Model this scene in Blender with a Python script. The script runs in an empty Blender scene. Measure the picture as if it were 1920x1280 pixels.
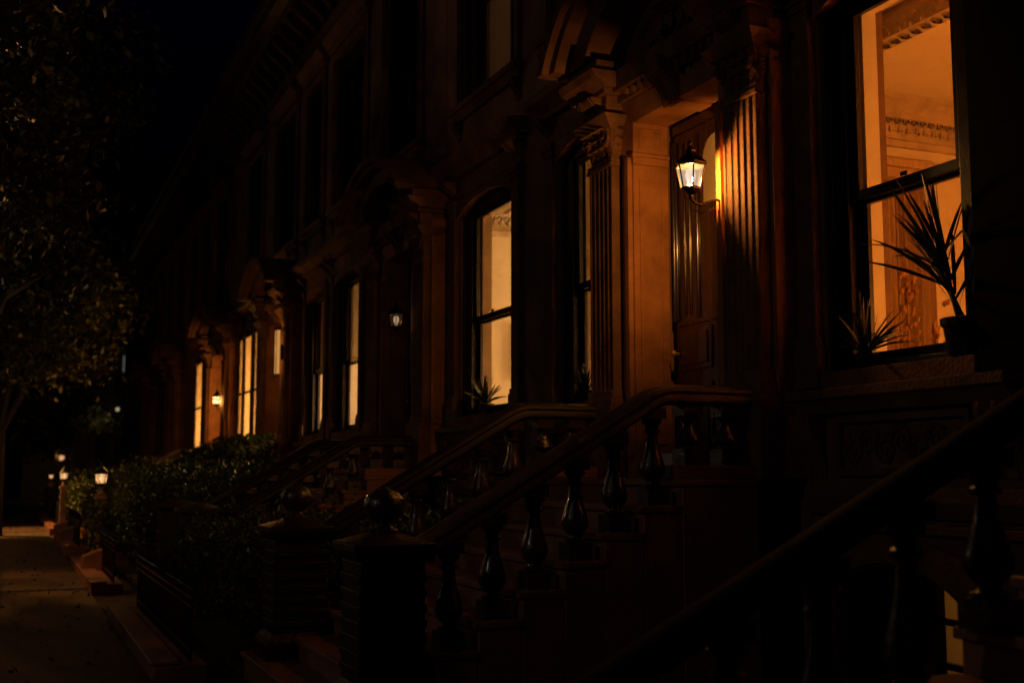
import bpy, math, random
import numpy as np
from mathutils import Vector
R = math.radians
random.seed(7)
rng = np.random.default_rng(7)
scn = bpy.context.scene
col = scn.collection

# ------------------------------------------------------------------ camera
cam_d = bpy.data.cameras.new('camera')
cam = bpy.data.objects.new('camera', cam_d)
col.objects.link(cam)
cam.location = (0, 0, 1.7)
cam.rotation_euler = (R(90 + 6.354), 0, R(-23.184))
cam_d.sensor_width = 36
cam_d.lens = 41.25
cam_d.clip_end = 2000
cam_d.dof.use_dof = True
cam_d.dof.focus_distance = 9.3
cam_d.dof.aperture_fstop = 1.7
scn.camera = cam

# ------------------------------------------------------------------ night sky, moon-weak sun, exposure
w = bpy.data.worlds.new('World')
scn.world = w
w.use_nodes = True
nt = w.node_tree
nt.nodes.clear()
sky = nt.nodes.new('ShaderNodeTexSky')
sky.sky_type = 'NISHITA'
sky.sun_disc = False
sky.sun_elevation = R(-4)
sky.sun_rotation = R(200)
sky.ozone_density = 7
bg = nt.nodes.new('ShaderNodeBackground')
bg.inputs['Strength'].default_value = 0.12
wo = nt.nodes.new('ShaderNodeOutputWorld')
nt.links.new(sky.outputs[0], bg.inputs[0])
nt.links.new(bg.outputs[0], wo.inputs[0])
sun_d = bpy.data.lights.new('moon', 'SUN')
sun_d.energy = 0.003
sun_d.angle = R(0.5)
sun_d.color = (1, .93, .85)
sun = bpy.data.objects.new('moon', sun_d)
col.objects.link(sun)
sun.rotation_euler = (R(48), 0, R(-60))
sun.location = (-20, -10, 40)
scn.view_settings.view_transform = 'Standard'
scn.view_settings.look = 'None'
scn.view_settings.exposure = 0
scn.view_settings.gamma = 1

# ------------------------------------------------------------------ materials
def mat(name, c, rough=.7, scale=4., var=.35, bump=.15, bscale=None, spec=.4, metal=0, stretch=(1, 1, 1), coat=0):
    m = bpy.data.materials.new(name)
    m.use_nodes = True
    n = m.node_tree.nodes
    l = m.node_tree.links
    p = n['Principled BSDF']
    p.inputs['Roughness'].default_value = rough
    p.inputs['Specular IOR Level'].default_value = spec
    p.inputs['Metallic'].default_value = metal
    p.inputs['Coat Weight'].default_value = coat
    p.inputs['Coat Roughness'].default_value = .12
    tc = n.new('ShaderNodeTexCoord')
    mp = n.new('ShaderNodeMapping')
    mp.inputs['Scale'].default_value = stretch
    l.new(tc.outputs['Object'], mp.inputs[0])
    no = n.new('ShaderNodeTexNoise')
    no.inputs['Scale'].default_value = scale
    no.inputs['Detail'].default_value = 8
    no.inputs['Roughness'].default_value = .65
    l.new(mp.outputs[0], no.inputs['Vector'])
    rp = n.new('ShaderNodeValToRGB')
    rp.color_ramp.elements[0].position = .3
    rp.color_ramp.elements[1].position = .72
    rp.color_ramp.elements[0].color = [max(0, x * (1 - var)) for x in c] + [1]
    rp.color_ramp.elements[1].color = [min(1, x * (1 + var)) for x in c] + [1]
    l.new(no.outputs[0], rp.inputs[0])
    l.new(rp.outputs[0], p.inputs['Base Color'])
    if bump:
        nb = n.new('ShaderNodeTexNoise')
        nb.inputs['Scale'].default_value = bscale or scale * 9
        nb.inputs['Detail'].default_value = 6
        l.new(mp.outputs[0], nb.inputs['Vector'])
        b = n.new('ShaderNodeBump')
        b.inputs['Strength'].default_value = bump
        b.inputs['Distance'].default_value = .02
        l.new(nb.outputs[0], b.inputs['Height'])
        l.new(b.outputs[0], p.inputs['Normal'])
        rr = n.new('ShaderNodeMapRange')
        rr.inputs['To Min'].default_value = max(.05, rough - .12)
        rr.inputs['To Max'].default_value = min(1, rough + .15)
        l.new(no.outputs[0], rr.inputs[0])
        l.new(rr.outputs[0], p.inputs['Roughness'])
    return m

M = {}
M['stone'] = mat('brownstone', (.17, .095, .06), .72, 1.5, .5, .5, 24)
M['trim'] = mat('carved_brownstone', (.165, .085, .048), .78, 2.6, .5, .5, 36, spec=.18)
M['handrail'] = mat('shaded_stone_handrail', (.026, .015, .01), .5, 5, .45, .3, 50, spec=.35)  # shaded copy of the handrail stone, darkness put into the colour
M['litrail'] = mat('lit_brown_handrail', (.15, .09, .058), .36, 5, .45, .3, 50, spec=.5)  # lit copy: rim light on the main near rail put into its colour
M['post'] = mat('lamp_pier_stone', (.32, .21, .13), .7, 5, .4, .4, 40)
M['newel'] = mat('dark_stone_post', (.026, .016, .011), .42, 5, .45, .45, 40, spec=.4)  # one even dark stone tone on every newel post
M['casing'] = mat('varnished_window_casing', (.30, .19, .10), .5, 3, .2, .1)
M['nearrail'] = mat('dark_matte_handrail', (.022, .014, .009), .85, 5, .4, .35, 40, spec=.06)  # darker, rougher handrail copy for the nearest stoop
M['step'] = mat('stair_stone', (.27, .12, .065), .5, 3, .3, .2, 40)
M['rail'] = mat('painted_cast_stone', (.05, .028, .018), .24, 6, .3, .3, 60, spec=.7, coat=.4)
M['wood'] = mat('dark_varnished_oak', (.013, .005, .003), .24, 3, .45, .12, 10, spec=.6, stretch=(6, 6, .35), coat=.7)
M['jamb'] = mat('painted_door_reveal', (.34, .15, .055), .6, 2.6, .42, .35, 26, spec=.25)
M['sash'] = mat('black_sash_paint', (.012, .009, .008), .35, 8, .2, .1)
M['plaster'] = mat('cream_plaster', (.68, .60, .47), .8, 1.3, .08, .08, 30)
M['mould'] = mat('plaster_moulding', (.45, .36, .25), .75, 5, .25, .25, 30)
M['floor'] = mat('parquet', (.18, .09, .04), .4, 4, .3, .1)
M['iron'] = mat('black_wrought_iron', (.016, .014, .012), .2, 12, .3, .25, 80, spec=.6)
M['bark'] = mat('bark', (.008, .006, .005), .9, 6, .4, .8, 14, stretch=(1, 1, .3))
M['pot'] = mat('glazed_pot', (.03, .02, .015), .3, 6, .3, .1, spec=.6)
M['paper'] = mat('newsprint', (.62, .6, .42), .8, 8, .1, .1)
M['asphalt'] = mat('asphalt', (.045, .043, .04), .75, 6, .3, .4, 120)
M['soil'] = mat('garden_soil', (.035, .025, .018), .95, 5, .4, .7, 25)
M['matblack'] = mat('wall_shade_black', (.006, .005, .004), .95, 8, .2, .1, spec=.05)  # black for the panel that stands for shade on the wall
M['roof'] = mat('tar_roof', (.03, .03, .03), .9, 4, .3, .3)
M['cornice'] = mat('painted_tin_cornice', (.045, .027, .02), .45, 4, .3, .15, spec=.4)
M['curtain'] = mat('curtain_cloth', (.46, .32, .19), .9, 4, .25, .2, 40, stretch=(8, 8, .4))
M['brickfar'] = mat('distant_brick', (.13, .11, .08), .85, 1.2, .4, .3, 10)
M['gilt'] = mat('gilt', (.6, .38, .14), .35, 14, .5, .6, 40, metal=.7)
M['pale'] = mat('pale_painted_panel', (.24, .19, .13), .5, 3, .1, .05)
M['galv'] = mat('painted_steel', (.05, .05, .05), .4, 10, .2, .1)

def leafmat(name, c, c2, trans=.25):
    m = bpy.data.materials.new(name)
    m.use_nodes = True
    n = m.node_tree.nodes
    l = m.node_tree.links
    p = n['Principled BSDF']
    p.inputs['Roughness'].default_value = .42
    tc = n.new('ShaderNodeTexCoord')
    no = n.new('ShaderNodeTexNoise')
    no.inputs['Scale'].default_value = 2.3
    no.inputs['Detail'].default_value = 5
    l.new(tc.outputs['Object'], no.inputs['Vector'])
    rp = n.new('ShaderNodeValToRGB')
    rp.color_ramp.elements[0].position = .35
    rp.color_ramp.elements[1].position = .68
    rp.color_ramp.elements[0].color = list(c) + [1]
    rp.color_ramp.elements[1].color = list(c2) + [1]
    l.new(no.outputs[0], rp.inputs[0])
    l.new(rp.outputs[0], p.inputs['Base Color'])
    tr = n.new('ShaderNodeBsdfTranslucent')
    l.new(rp.outputs[0], tr.inputs[0])
    mx = n.new('ShaderNodeMixShader')
    mx.inputs[0].default_value = trans
    l.new(p.outputs[0], mx.inputs[1])
    l.new(tr.outputs[0], mx.inputs[2])
    l.new(mx.outputs[0], n['Material Output'].inputs[0])
    return m
M['leaf'] = leafmat('tree_leaves', (.025, .034, .009), (.06, .062, .017), .25)
M['hedge'] = leafmat('hedge_leaves', (.035, .06, .015), (.075, .11, .025), .2)
M['ivy'] = leafmat('ivy_leaves', (.05, .075, .015), (.12, .13, .03), .2)
M['spike'] = leafmat('houseplant_leaves', (.02, .03, .012), (.04, .05, .02), .12)

def glassmat():
    m = bpy.data.materials.new('window_glass')
    m.use_nodes = True
    n = m.node_tree.nodes
    l = m.node_tree.links
    n.remove(n['Principled BSDF'])
    t = n.new('ShaderNodeBsdfTransparent')
    t.inputs[0].default_value = (.93, .94, .92, 1)
    g = n.new('ShaderNodeBsdfGlossy')
    g.inputs['Roughness'].default_value = .03
    lw = n.new('ShaderNodeLayerWeight')
    lw.inputs[0].default_value = .5
    pw = n.new('ShaderNodeMath')
    pw.operation = 'POWER'
    pw.inputs[1].default_value = 5
    l.new(lw.outputs['Facing'], pw.inputs[0])
    fr = n.new('ShaderNodeMapRange')
    fr.inputs['To Min'].default_value = .035
    fr.inputs['To Max'].default_value = .9
    l.new(pw.outputs[0], fr.inputs[0])
    mx = n.new('ShaderNodeMixShader')
    l.new(fr.outputs[0], mx.inputs[0])
    l.new(t.outputs[0], mx.inputs[1])
    l.new(g.outputs[0], mx.inputs[2])
    l.new(mx.outputs[0], n['Material Output'].inputs[0])
    return m
M['glass'] = glassmat()

def shademat():
    m = bpy.data.materials.new('roller_shade_cloth')
    m.use_nodes = True
    n = m.node_tree.nodes
    l = m.node_tree.links
    p = n['Principled BSDF']
    p.inputs['Base Color'].default_value = (.62, .58, .5, 1)
    p.inputs['Roughness'].default_value = .9
    tr = n.new('ShaderNodeBsdfTranslucent')
    tr.inputs[0].default_value = (.6, .52, .4, 1)
    mx = n.new('ShaderNodeMixShader')
    mx.inputs[0].default_value = .45
    l.new(p.outputs[0], mx.inputs[1])
    l.new(tr.outputs[0], mx.inputs[2])
    l.new(mx.outputs[0], n['Material Output'].inputs[0])
    return m
M['shade'] = shademat()

def emis(name, c, s, mix=None):
    m = bpy.data.materials.new(name)
    m.use_nodes = True
    n = m.node_tree.nodes
    l = m.node_tree.links
    n.remove(n['Principled BSDF'])
    e = n.new('ShaderNodeEmission')
    e.inputs[0].default_value = list(c) + [1]
    e.inputs[1].default_value = s
    out = e.outputs[0]
    if mix is not None:
        t = n.new('ShaderNodeBsdfTransparent')
        mx = n.new('ShaderNodeMixShader')
        mx.inputs[0].default_value = mix
        l.new(e.outputs[0], mx.inputs[1])
        l.new(t.outputs[0], mx.inputs[2])
        out = mx.outputs[0]
    l.new(out, n['Material Output'].inputs[0])
    return m
M['bulb'] = emis('lamp_bulb', (1, .92, .80), 2.2, .6)
M['lampglass'] = emis('lit_frosted_lantern_glass', (1, .66, .42), .6, .3)
M['postglass'] = emis('warm_post_lamp_glass', (1, .5, .2), .75, .3)
M['postbulb'] = emis('warm_post_bulb', (1, .78, .5), 1.6, .6)
M['lampglass2'] = emis('dim_lantern_glass', (1, .62, .34), .05, .8)
M['bulb2'] = emis('dim_bulb', (1, .66, .36), .7, .6)
M['farlight'] = emis('far_lamp', (.8, .72, .36), .35)
M['amber'] = emis('lit_amber_glass', (1, .42, .1), .55)
M['farwin'] = emis('far_lit_window', (.5, .55, .45), .10)
WARM = (1, .385, .065)

def sidewalk_mat():
    m = mat('concrete_paving', (.10, .066, .042), .62, 2.2, .35, .35, 60)
    n = m.node_tree.nodes
    l = m.node_tree.links
    p = n['Principled BSDF']
    tc = n.new('ShaderNodeTexCoord')
    br = n.new('ShaderNodeTexBrick')
    br.offset = 0
    br.inputs['Scale'].default_value = 1
    br.inputs['Mortar Size'].default_value = .012
    br.inputs['Brick Width'].default_value = 1.5
    br.inputs['Row Height'].default_value = 1.5
    br.inputs['Color1'].default_value = (1, 1, 1, 1)
    br.inputs['Color2'].default_value = (.72, .72, .72, 1)
    br.inputs['Mortar'].default_value = (.25, .25, .25, 1)
    l.new(tc.outputs['Object'], br.inputs['Vector'])
    mu = n.new('ShaderNodeMix')
    mu.data_type = 'RGBA'
    mu.blend_type = 'MULTIPLY'
    mu.inputs[0].default_value = 1
    src = p.inputs['Base Color'].links[0].from_socket
    l.new(src, mu.inputs[6])
    l.new(br.outputs['Color'], mu.inputs[7])
    l.new(mu.outputs[2], p.inputs['Base Color'])
    return m
M['walk'] = sidewalk_mat()

# ------------------------------------------------------------------ mesh builder
class MB:
    def __init__(s):
        s.v = []
        s.f = []
    def add(s, vs, fs):
        o = len(s.v)
        s.v += [tuple(p) for p in vs]
        s.f += [tuple(i + o for i in f) for f in fs]
        return s
    def box(s, x0, x1, y0, y1, z0, z1):
        return s.add([(x0, y0, z0), (x1, y0, z0), (x1, y1, z0), (x0, y1, z0), (x0, y0, z1), (x1, y0, z1), (x1, y1, z1), (x0, y1, z1)],
                     [(0, 3, 2, 1), (4, 5, 6, 7), (0, 1, 5, 4), (1, 2, 6, 5), (2, 3, 7, 6), (3, 0, 4, 7)])
    def taper(s, b0, z0, b1, z1):
        (ax, bx, ay, by), (cx, dx, cy, dy) = b0, b1
        return s.add([(ax, ay, z0), (bx, ay, z0), (bx, by, z0), (ax, by, z0), (cx, cy, z1), (dx, cy, z1), (dx, dy, z1), (cx, dy, z1)],
                     [(0, 3, 2, 1), (4, 5, 6, 7), (0, 1, 5, 4), (1, 2, 6, 5), (2, 3, 7, 6), (3, 0, 4, 7)])
    def prism(s, poly, axis, a, b):
        def P(u, t):
            return {'x': (t, u[0], u[1]), 'y': (u[0], t, u[1]), 'z': (u[0], u[1], t)}[axis]
        n = len(poly)
        vs = [P(u, a) for u in poly] + [P(u, b) for u in poly]
        fs = [tuple(range(n - 1, -1, -1)), tuple(range(n, 2 * n))] + [(i, (i + 1) % n, n + (i + 1) % n, n + i) for i in range(n)]
        return s.add(vs, fs)
    def lathe(s, cx, cy, prof, n=16, z=0):
        o = []
        for r, h in prof:
            for k in range(n):
                a = 2 * math.pi * k / n
                o.append((cx + r * math.cos(a), cy + r * math.sin(a), z + h))
        fs = []
        m = len(prof)
        for i in range(m - 1):
            for k in range(n):
                fs.append((i * n + k, i * n + (k + 1) % n, (i + 1) * n + (k + 1) % n, (i + 1) * n + k))
        fs.append(tuple(range(n - 1, -1, -1)))
        fs.append(tuple((m - 1) * n + k for k in range(n)))
        return s.add(o, fs)
    def tube(s, path, r, n=8):
        path = [Vector(p) for p in path]
        m = len(path)
        rs = r if isinstance(r, (list, tuple)) else [r] * m
        o = []
        up = Vector((.31, .22, .93)).normalized()
        for i, p in enumerate(path):
            t = (path[min(i + 1, m - 1)] - path[max(i - 1, 0)]).normalized()
            a = t.cross(up)
            if a.length < .05:
                a = t.cross(Vector((1, 0, 0)))
            a.normalize()
            b = t.cross(a)
            for k in range(n):
                q = 2 * math.pi * k / n
                o.append(p + (a * math.cos(q) + b * math.sin(q)) * rs[i])
        fs = [(i * n + k, i * n + (k + 1) % n, (i + 1) * n + (k + 1) % n, (i + 1) * n + k) for i in range(m - 1) for k in range(n)]
        fs += [tuple(range(n - 1, -1, -1)), tuple((m - 1) * n + k for k in range(n))]
        return s.add(o, fs)
    def sweepx(s, path, prof, y):
        # path: (x,z) points in a plane y=const; prof: (side, up) polygon
        n = len(prof)
        m = len(path)
        o = []
        for i in range(m):
            p = Vector(path[i])
            d0 = (p - Vector(path[max(i - 1, 0)])) if i else (Vector(path[1]) - p)
            d1 = (Vector(path[min(i + 1, m - 1)]) - p) if i < m - 1 else d0
            d0 = d0.normalized()
            d1 = d1.normalized()
            t = (d0 + d1).normalized()
            nrm = Vector((-t.y, t.x))
            if nrm.y < 0:
                nrm = -nrm
            k = 1 / max(.5, t.dot(d0))
            for sd, u in prof:
                q = p + nrm * u * k
                o.append((q.x, y + sd, q.y))
        fs = [(i * n + k, i * n + (k + 1) % n, (i + 1) * n + (k + 1) % n, (i + 1) * n + k) for i in range(m - 1) for k in range(n)]
        fs += [tuple(range(n - 1, -1, -1)), tuple((m - 1) * n + k for k in range(n))]
        return s.add(o, fs)
    def strip(s, path, widths, side):
        side = Vector(side).normalized()
        o = []
        for p, wd in zip(path, widths):
            p = Vector(p)
            o += [p - side * wd, p + side * wd]
        return s.add(o, [(2 * i, 2 * i + 1, 2 * i + 3, 2 * i + 2) for i in range(len(path) - 1)])
    def build(s, name, m, parent=None, bevel=0, root=None, smooth=35, fix=True):
        me = bpy.data.meshes.new(name)
        off = Vector((0, 0, 0))
        if parent is not None:
            q = parent
            while q is not None:
                off = off + Vector(q.location)
                q = q.parent
        elif root is not None:
            off = Vector(root)
        me.from_pydata([(p[0] - off.x, p[1] - off.y, p[2] - off.z) for p in s.v], [], s.f)
        if fix:
            import bmesh
            bm = bmesh.new()
            bm.from_mesh(me)
            bmesh.ops.recalc_face_normals(bm, faces=bm.faces)
            bm.to_mesh(me)
            bm.free()
        if smooth:
            me.shade_smooth()
            me.set_sharp_from_angle(angle=R(smooth))
        me.materials.append(m)
        o = bpy.data.objects.new(name, me)
        col.objects.link(o)
        if parent is not None:
            o.parent = parent
        elif root is not None:
            o.location = root
        if bevel:
            b = o.modifiers.new('bevel', 'BEVEL')
            b.width = bevel
            b.segments = 2
            b.limit_method = 'ANGLE'
            b.angle_limit = R(40)
        return o

def tag(o, label=None, cat=None, group=None, kind=None):
    if label:
        o['label'] = label
    if cat:
        o['category'] = cat
    if group:
        o['group'] = group
    if kind:
        o['kind'] = kind
    return o

def thing(name, loc, label, cat, group=None):
    o = bpy.data.objects.new(name, None)
    o.empty_display_size = .3
    o.location = loc
    col.objects.link(o)
    return tag(o, label, cat, group)

def point(loc, power, color=WARM, r=.06, name='lamp_light'):
    d = bpy.data.lights.new(name, 'POINT')
    d.energy = power
    d.color = color
    d.shadow_soft_size = r
    o = bpy.data.objects.new(name, d)
    o.location = loc
    col.objects.link(o)
    return o

# ------------------------------------------------------------------ ground
def sheet(name, x0, x1, y0, y1, z, m):
    b = MB()
    b.add([(x0, y0, z), (x1, y0, z), (x1, y1, z), (x0, y1, z)], [(0, 1, 2, 3)])
    return tag(b.build(name, m, fix=False, smooth=0), kind='structure')
sheet('ground', -400, 400, -200, 900, -.16, M['soil'])
sheet('road', -11, -1.02, -60, 300, -.15, M['asphalt'])
tag(MB().box(-.84, 1.17, -20, 72, -.3, 0).build('sidewalk', M['walk']), kind='structure')
tag(MB().box(-1.02, -.845, -20, 72, -.3, .004).build('kerb', M['step'], bevel=.02), kind='structure')
sheet('areaway_paving', 1.17, 5.5, -20, 72, -.05, M['soil'])
sheet('cross_street', -60, 60, 72.5, 84, -.14, M['asphalt'])

# ------------------------------------------------------------------ facade pieces
XW = 5.5
XG = 5.64
def arc(a, b, za, zt, n=14):
    # segmental arc from (a,za) via centre height zt to (b,za)
    h = zt - za
    c = (b - a) / 2
    rr = (c * c + h * h) / (2 * h)
    cy = (a + b) / 2
    cz = zt - rr
    th = math.asin(c / rr)
    return [(cy + rr * math.sin(-th + 2 * th * i / n), cz + rr * math.cos(-th + 2 * th * i / n)) for i in range(n + 1)]

def wall_cells(s0, s1, z0, z1, x0, x1, ops):
    b = MB()
    ys = sorted({s0, s1, *[o[0] for o in ops], *[o[1] for o in ops]})
    zs = sorted({z0, z1, *[o[2] for o in ops], *[o[3] for o in ops]})
    def hole(y, z):
        return any(o[0] < y < o[1] and o[2] < z < o[3] for o in ops)
    idx = {}
    vs = []
    def V(x, y, z):
        k = (x, round(y, 4), round(z, 4))
        if k not in idx:
            idx[k] = len(vs)
            vs.append((x, y, z))
        return idx[k]
    fs = []
    ny, nz = len(ys) - 1, len(zs) - 1
    H = [[hole((ys[i] + ys[i + 1]) / 2, (zs[j] + zs[j + 1]) / 2) for j in range(nz)] for i in range(ny)]
    for i in range(ny):
        for j in range(nz):
            if H[i][j]:
                continue
            ya, yb, za, zb = ys[i], ys[i + 1], zs[j], zs[j + 1]
            fs.append((V(x0, ya, za), V(x0, ya, zb), V(x0, yb, zb), V(x0, yb, za)))
            fs.append((V(x1, ya, za), V(x1, yb, za), V(x1, yb, zb), V(x1, ya, zb)))
            if i == 0 or H[i - 1][j]:
                fs.append((V(x0, ya, za), V(x1, ya, za), V(x1, ya, zb), V(x0, ya, zb)))
            if i == ny - 1 or H[i + 1][j]:
                fs.append((V(x0, yb, za), V(x0, yb, zb), V(x1, yb, zb), V(x1, yb, za)))
            if j == 0 or H[i][j - 1]:
                fs.append((V(x0, ya, za), V(x0, yb, za), V(x1, yb, za), V(x1, ya, za)))
            if j == nz - 1 or H[i][j + 1]:
                fs.append((V(x0, ya, zb), V(x1, ya, zb), V(x1, yb, zb), V(x0, yb, zb)))
    b.add(vs, fs)
    return b

def fluted(y0, y1, xf, xb, n=4):
    # cross-section polygon (x,y) of a flat pilaster with n flutes on its face
    pts = [(xb, y0), (xf, y0)]
    wd = (y1 - y0)
    fw = wd * .62 / n
    gap = wd * .38 / (n + 1)
    y = y0 + gap
    for k in range(n):
        for t in range(7):
            a = math.pi * t / 6
            pts.append((xf + math.sin(a) * fw * .2, y + fw * (1 - math.cos(a)) / 2))
        y += fw + gap
    pts += [(xf, y1), (xb, y1)]
    return pts

def bracket(b, x0, x1, y0, y1, z0, z1):
    # scrolled console: S profile in (x,z), x0 front top, x1 wall
    pr = []
    n = 12
    for i in range(n + 1):
        t = i / n
        z = z1 + (z0 - z1) * t
        d = (1 - t) ** .8 * (x1 - x0) + .16 * (x1 - x0) * math.sin(t * 2 * math.pi * 1.0 + .4)
        pr.append((x1 - max(.015, d), z))
    pr += [(x1, z0), (x1, z1)]
    b.prism(pr, 'y', y0, y1)
    wd = (y1 - y0)
    pr2 = [(p[0] - .012, p[1]) for p in pr[:n + 1]] + [(x1, z0), (x1, z1)]
    b.prism(pr2, 'y', y0 + wd * .12, y0 + wd * .3)
    b.prism(pr2, 'y', y0 + wd * .7, y0 + wd * .88)

def leaf_curl(b, base, out, side, h, wd, curl, n=5):
    # acanthus-like leaf rising from base, curling outwards at its tip
    base, out, side = Vector(base), Vector(out).normalized(), Vector(side).normalized()
    pts = []
    for i in range(n + 1):
        t = i / n
        up = h * math.sin(min(1, t * 1.15) * math.pi * .5) - (h * .22 * max(0, t - .75) / .25)
        o = curl * (t ** 2.2)
        wv = wd * (.8 + .5 * math.sin(math.pi * t)) * (1 - .75 * t ** 3)
        c = base + Vector((0, 0, up)) + out * o
        pts.append((c - side * wv, c + out * .016 * (1 if t < 1 else .3), c + side * wv))
    vs = [p for tr in pts for p in tr]
    back = [p - out * .03 for p in vs]
    m = len(vs)
    fs = []
    for i in range(n):
        for k in range(2):
            a = 3 * i + k
            fs.append((a, a + 1, a + 4, a + 3))
            fs.append((m + a, m + a + 3, m + a + 4, m + a + 1))
        for k in (0, 2):
            fs.append((3 * i + k, 3 * i + 3 + k, m + 3 * i + 3 + k, m + 3 * i + k))
    b.add(vs + back, fs)

def spiral(b, c, r, turns, rad, ax='x', flip=1, n=26):
    path = []
    for i in range(n):
        t = i / (n - 1)
        a = flip * t * turns * 2 * math.pi
        q = r * (1 - .85 * t)
        path.append((c[0], c[1] + q * math.cos(a), c[2] + q * math.sin(a)))
    b.tube(path, [rad * (1 - .5 * i / (n - 1)) for i in range(n)], 5)

def scroll_panel(b, x, y0, y1, z0, z1):
    n = max(3, int((y1 - y0) / .16))
    dy = (y1 - y0) / n
    for k in range(n):
        cy = y0 + dy * (k + .5)
        cz = (z0 + z1) / 2 + (.1 if k % 2 else -.1) * (z1 - z0)
        spiral(b, (x, cy, cz), min(dy * .62, (z1 - z0) * .42), 1.6, .016, flip=1 if k % 2 else -1)
        for q in range(4):
            a = random.uniform(0, 6.28)
            p = (x, cy + dy * .5 * math.cos(a), cz + (z1 - z0) * .33 * math.sin(a))
            leaf_curl(b, (x, p[1], p[2] - .02), (-1, 0, 0), (0, 1, random.uniform(-.5, .5)), .06, .014, .02, 3)

def window_unit(h, lo, hi, z0, z1, meet, lit, casing='plaster'):
    """frame + two sashes + panes set back in an opening"""
    far = lo > 27
    bm_ = .04 if far else .2 if hi - lo < 1.6 else .26
    g0, g1 = lo + bm_, hi - bm_
    if lo > 27:
        f = MB()
        for (ya, yb, za, zb) in ((lo, lo + .04, z0, z1), (hi - .04, hi, z0, z1), (lo + .04, hi - .04, z1 - .2, z1), (lo + .04, hi - .04, z0, z0 + .08), (lo + .04, hi - .04, meet - .03, meet + .03)):
            f.box(5.468, 5.495, ya, yb, za, zb)
        fr = f.build('window', M['sash'], h)
        MB().box(5.478, 5.484, lo + .04, hi - .04, z0 + .08, z1 - .2).build('pane', M['glass'], fr)
        if lit:
            c = MB()
            c.box(5.497, 5.83, hi - .05, hi + .05, z0, z1)
            c.box(5.497, 5.83, lo - .05, lo + .03, z0, z1)
            c.build('interior_casing', M['plaster'], fr)
        return fr
    f = MB()
    f.box(5.56, 5.70, lo, g0, z0, z1)
    f.box(5.56, 5.70, g1, hi, z0, z1)
    f.box(5.565, 5.70, g0, g1, z1 - .2, z1)
    f.box(5.565, 5.70, g0, g1, z0, z0 + .055)
    # stepped brick mould
    f.box(5.535, 5.562, lo, lo + .06, z0, z1)
    f.box(5.535, 5.562, hi - .06, hi, z0, z1)
    fr = f.build('window', M['sash'], h, bevel=.006)
    st = .03 if far else .07
    u = MB()
    u.box(5.60, 5.645, g0 - .002, g0 + st, meet, z1 - .19)
    u.box(5.60, 5.645, g1 - st, g1 + .002, meet, z1 - .19)
    u.box(5.601, 5.644, g0 + st, g1 - st, z1 - .26, z1 - .19)
    u.box(5.598, 5.646, g0 + .001, g1 - .001, meet - .045, meet + .03)
    u.box(5.585, 5.60, (g0 + g1) / 2 - .03, (g0 + g1) / 2 + .03, meet + .03, meet + .06)
    u.build('upper_sash', M['sash'], fr, bevel=.004)
    d = MB()
    d.box(5.65, 5.69, g0 - .002, g0 + st + .02, z0 + .05, meet)
    d.box(5.65, 5.69, g1 - st - .02, g1 + .002, z0 + .05, meet)
    d.box(5.651, 5.689, g0 + st, g1 - st, z0 + .05, z0 + .13)
    d.box(5.648, 5.691, g0, g1, meet - .07, meet - .01)
    d.build('lower_sash', M['sash'], fr, bevel=.004)
    MB().box(5.618, 5.624, g0 + st - .01, g1 - st + .01, meet + .02, z1 - .25).build('pane', M['glass'], fr)
    MB().box(5.668, 5.674, g0 + st, g1 - st, z0 + .12, meet - .06).build('pane', M['glass'], fr)
    if lit:
        c = MB()
        c.box(5.70, 5.83, g1 - .045, hi + .1, z0, z1)
        c.box(5.70, 5.83, lo - .1, g0 + .045, z0, z1)
        c.box(5.70, 5.83, g0 + .045, g1 - .045, z1 - .19, z1)
        c.build('interior_casing', M[casing], fr)
        if lit == 'shade':
            MB().box(5.735, 5.738, g0 - .0, g1 + .0, meet - .05, z1 - .19).build('roller_shade', M['shade'], fr)
        if lit == 'curtain':
            cb = MB()
            pts = [(5.76 + .025 * math.sin(i * 1.15), g0 + (g1 - g0) * i / 40) for i in range(41)]
            cb.add([(p[0], p[1], z0 + .05) for p in pts] + [(p[0], p[1], z1 - .1) for p in pts],
                   [(i, i + 1, 42 + i, 41 + i) for i in range(40)])
            cb.build('curtain', M['shade'], fr, fix=False)
    return fr

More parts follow.
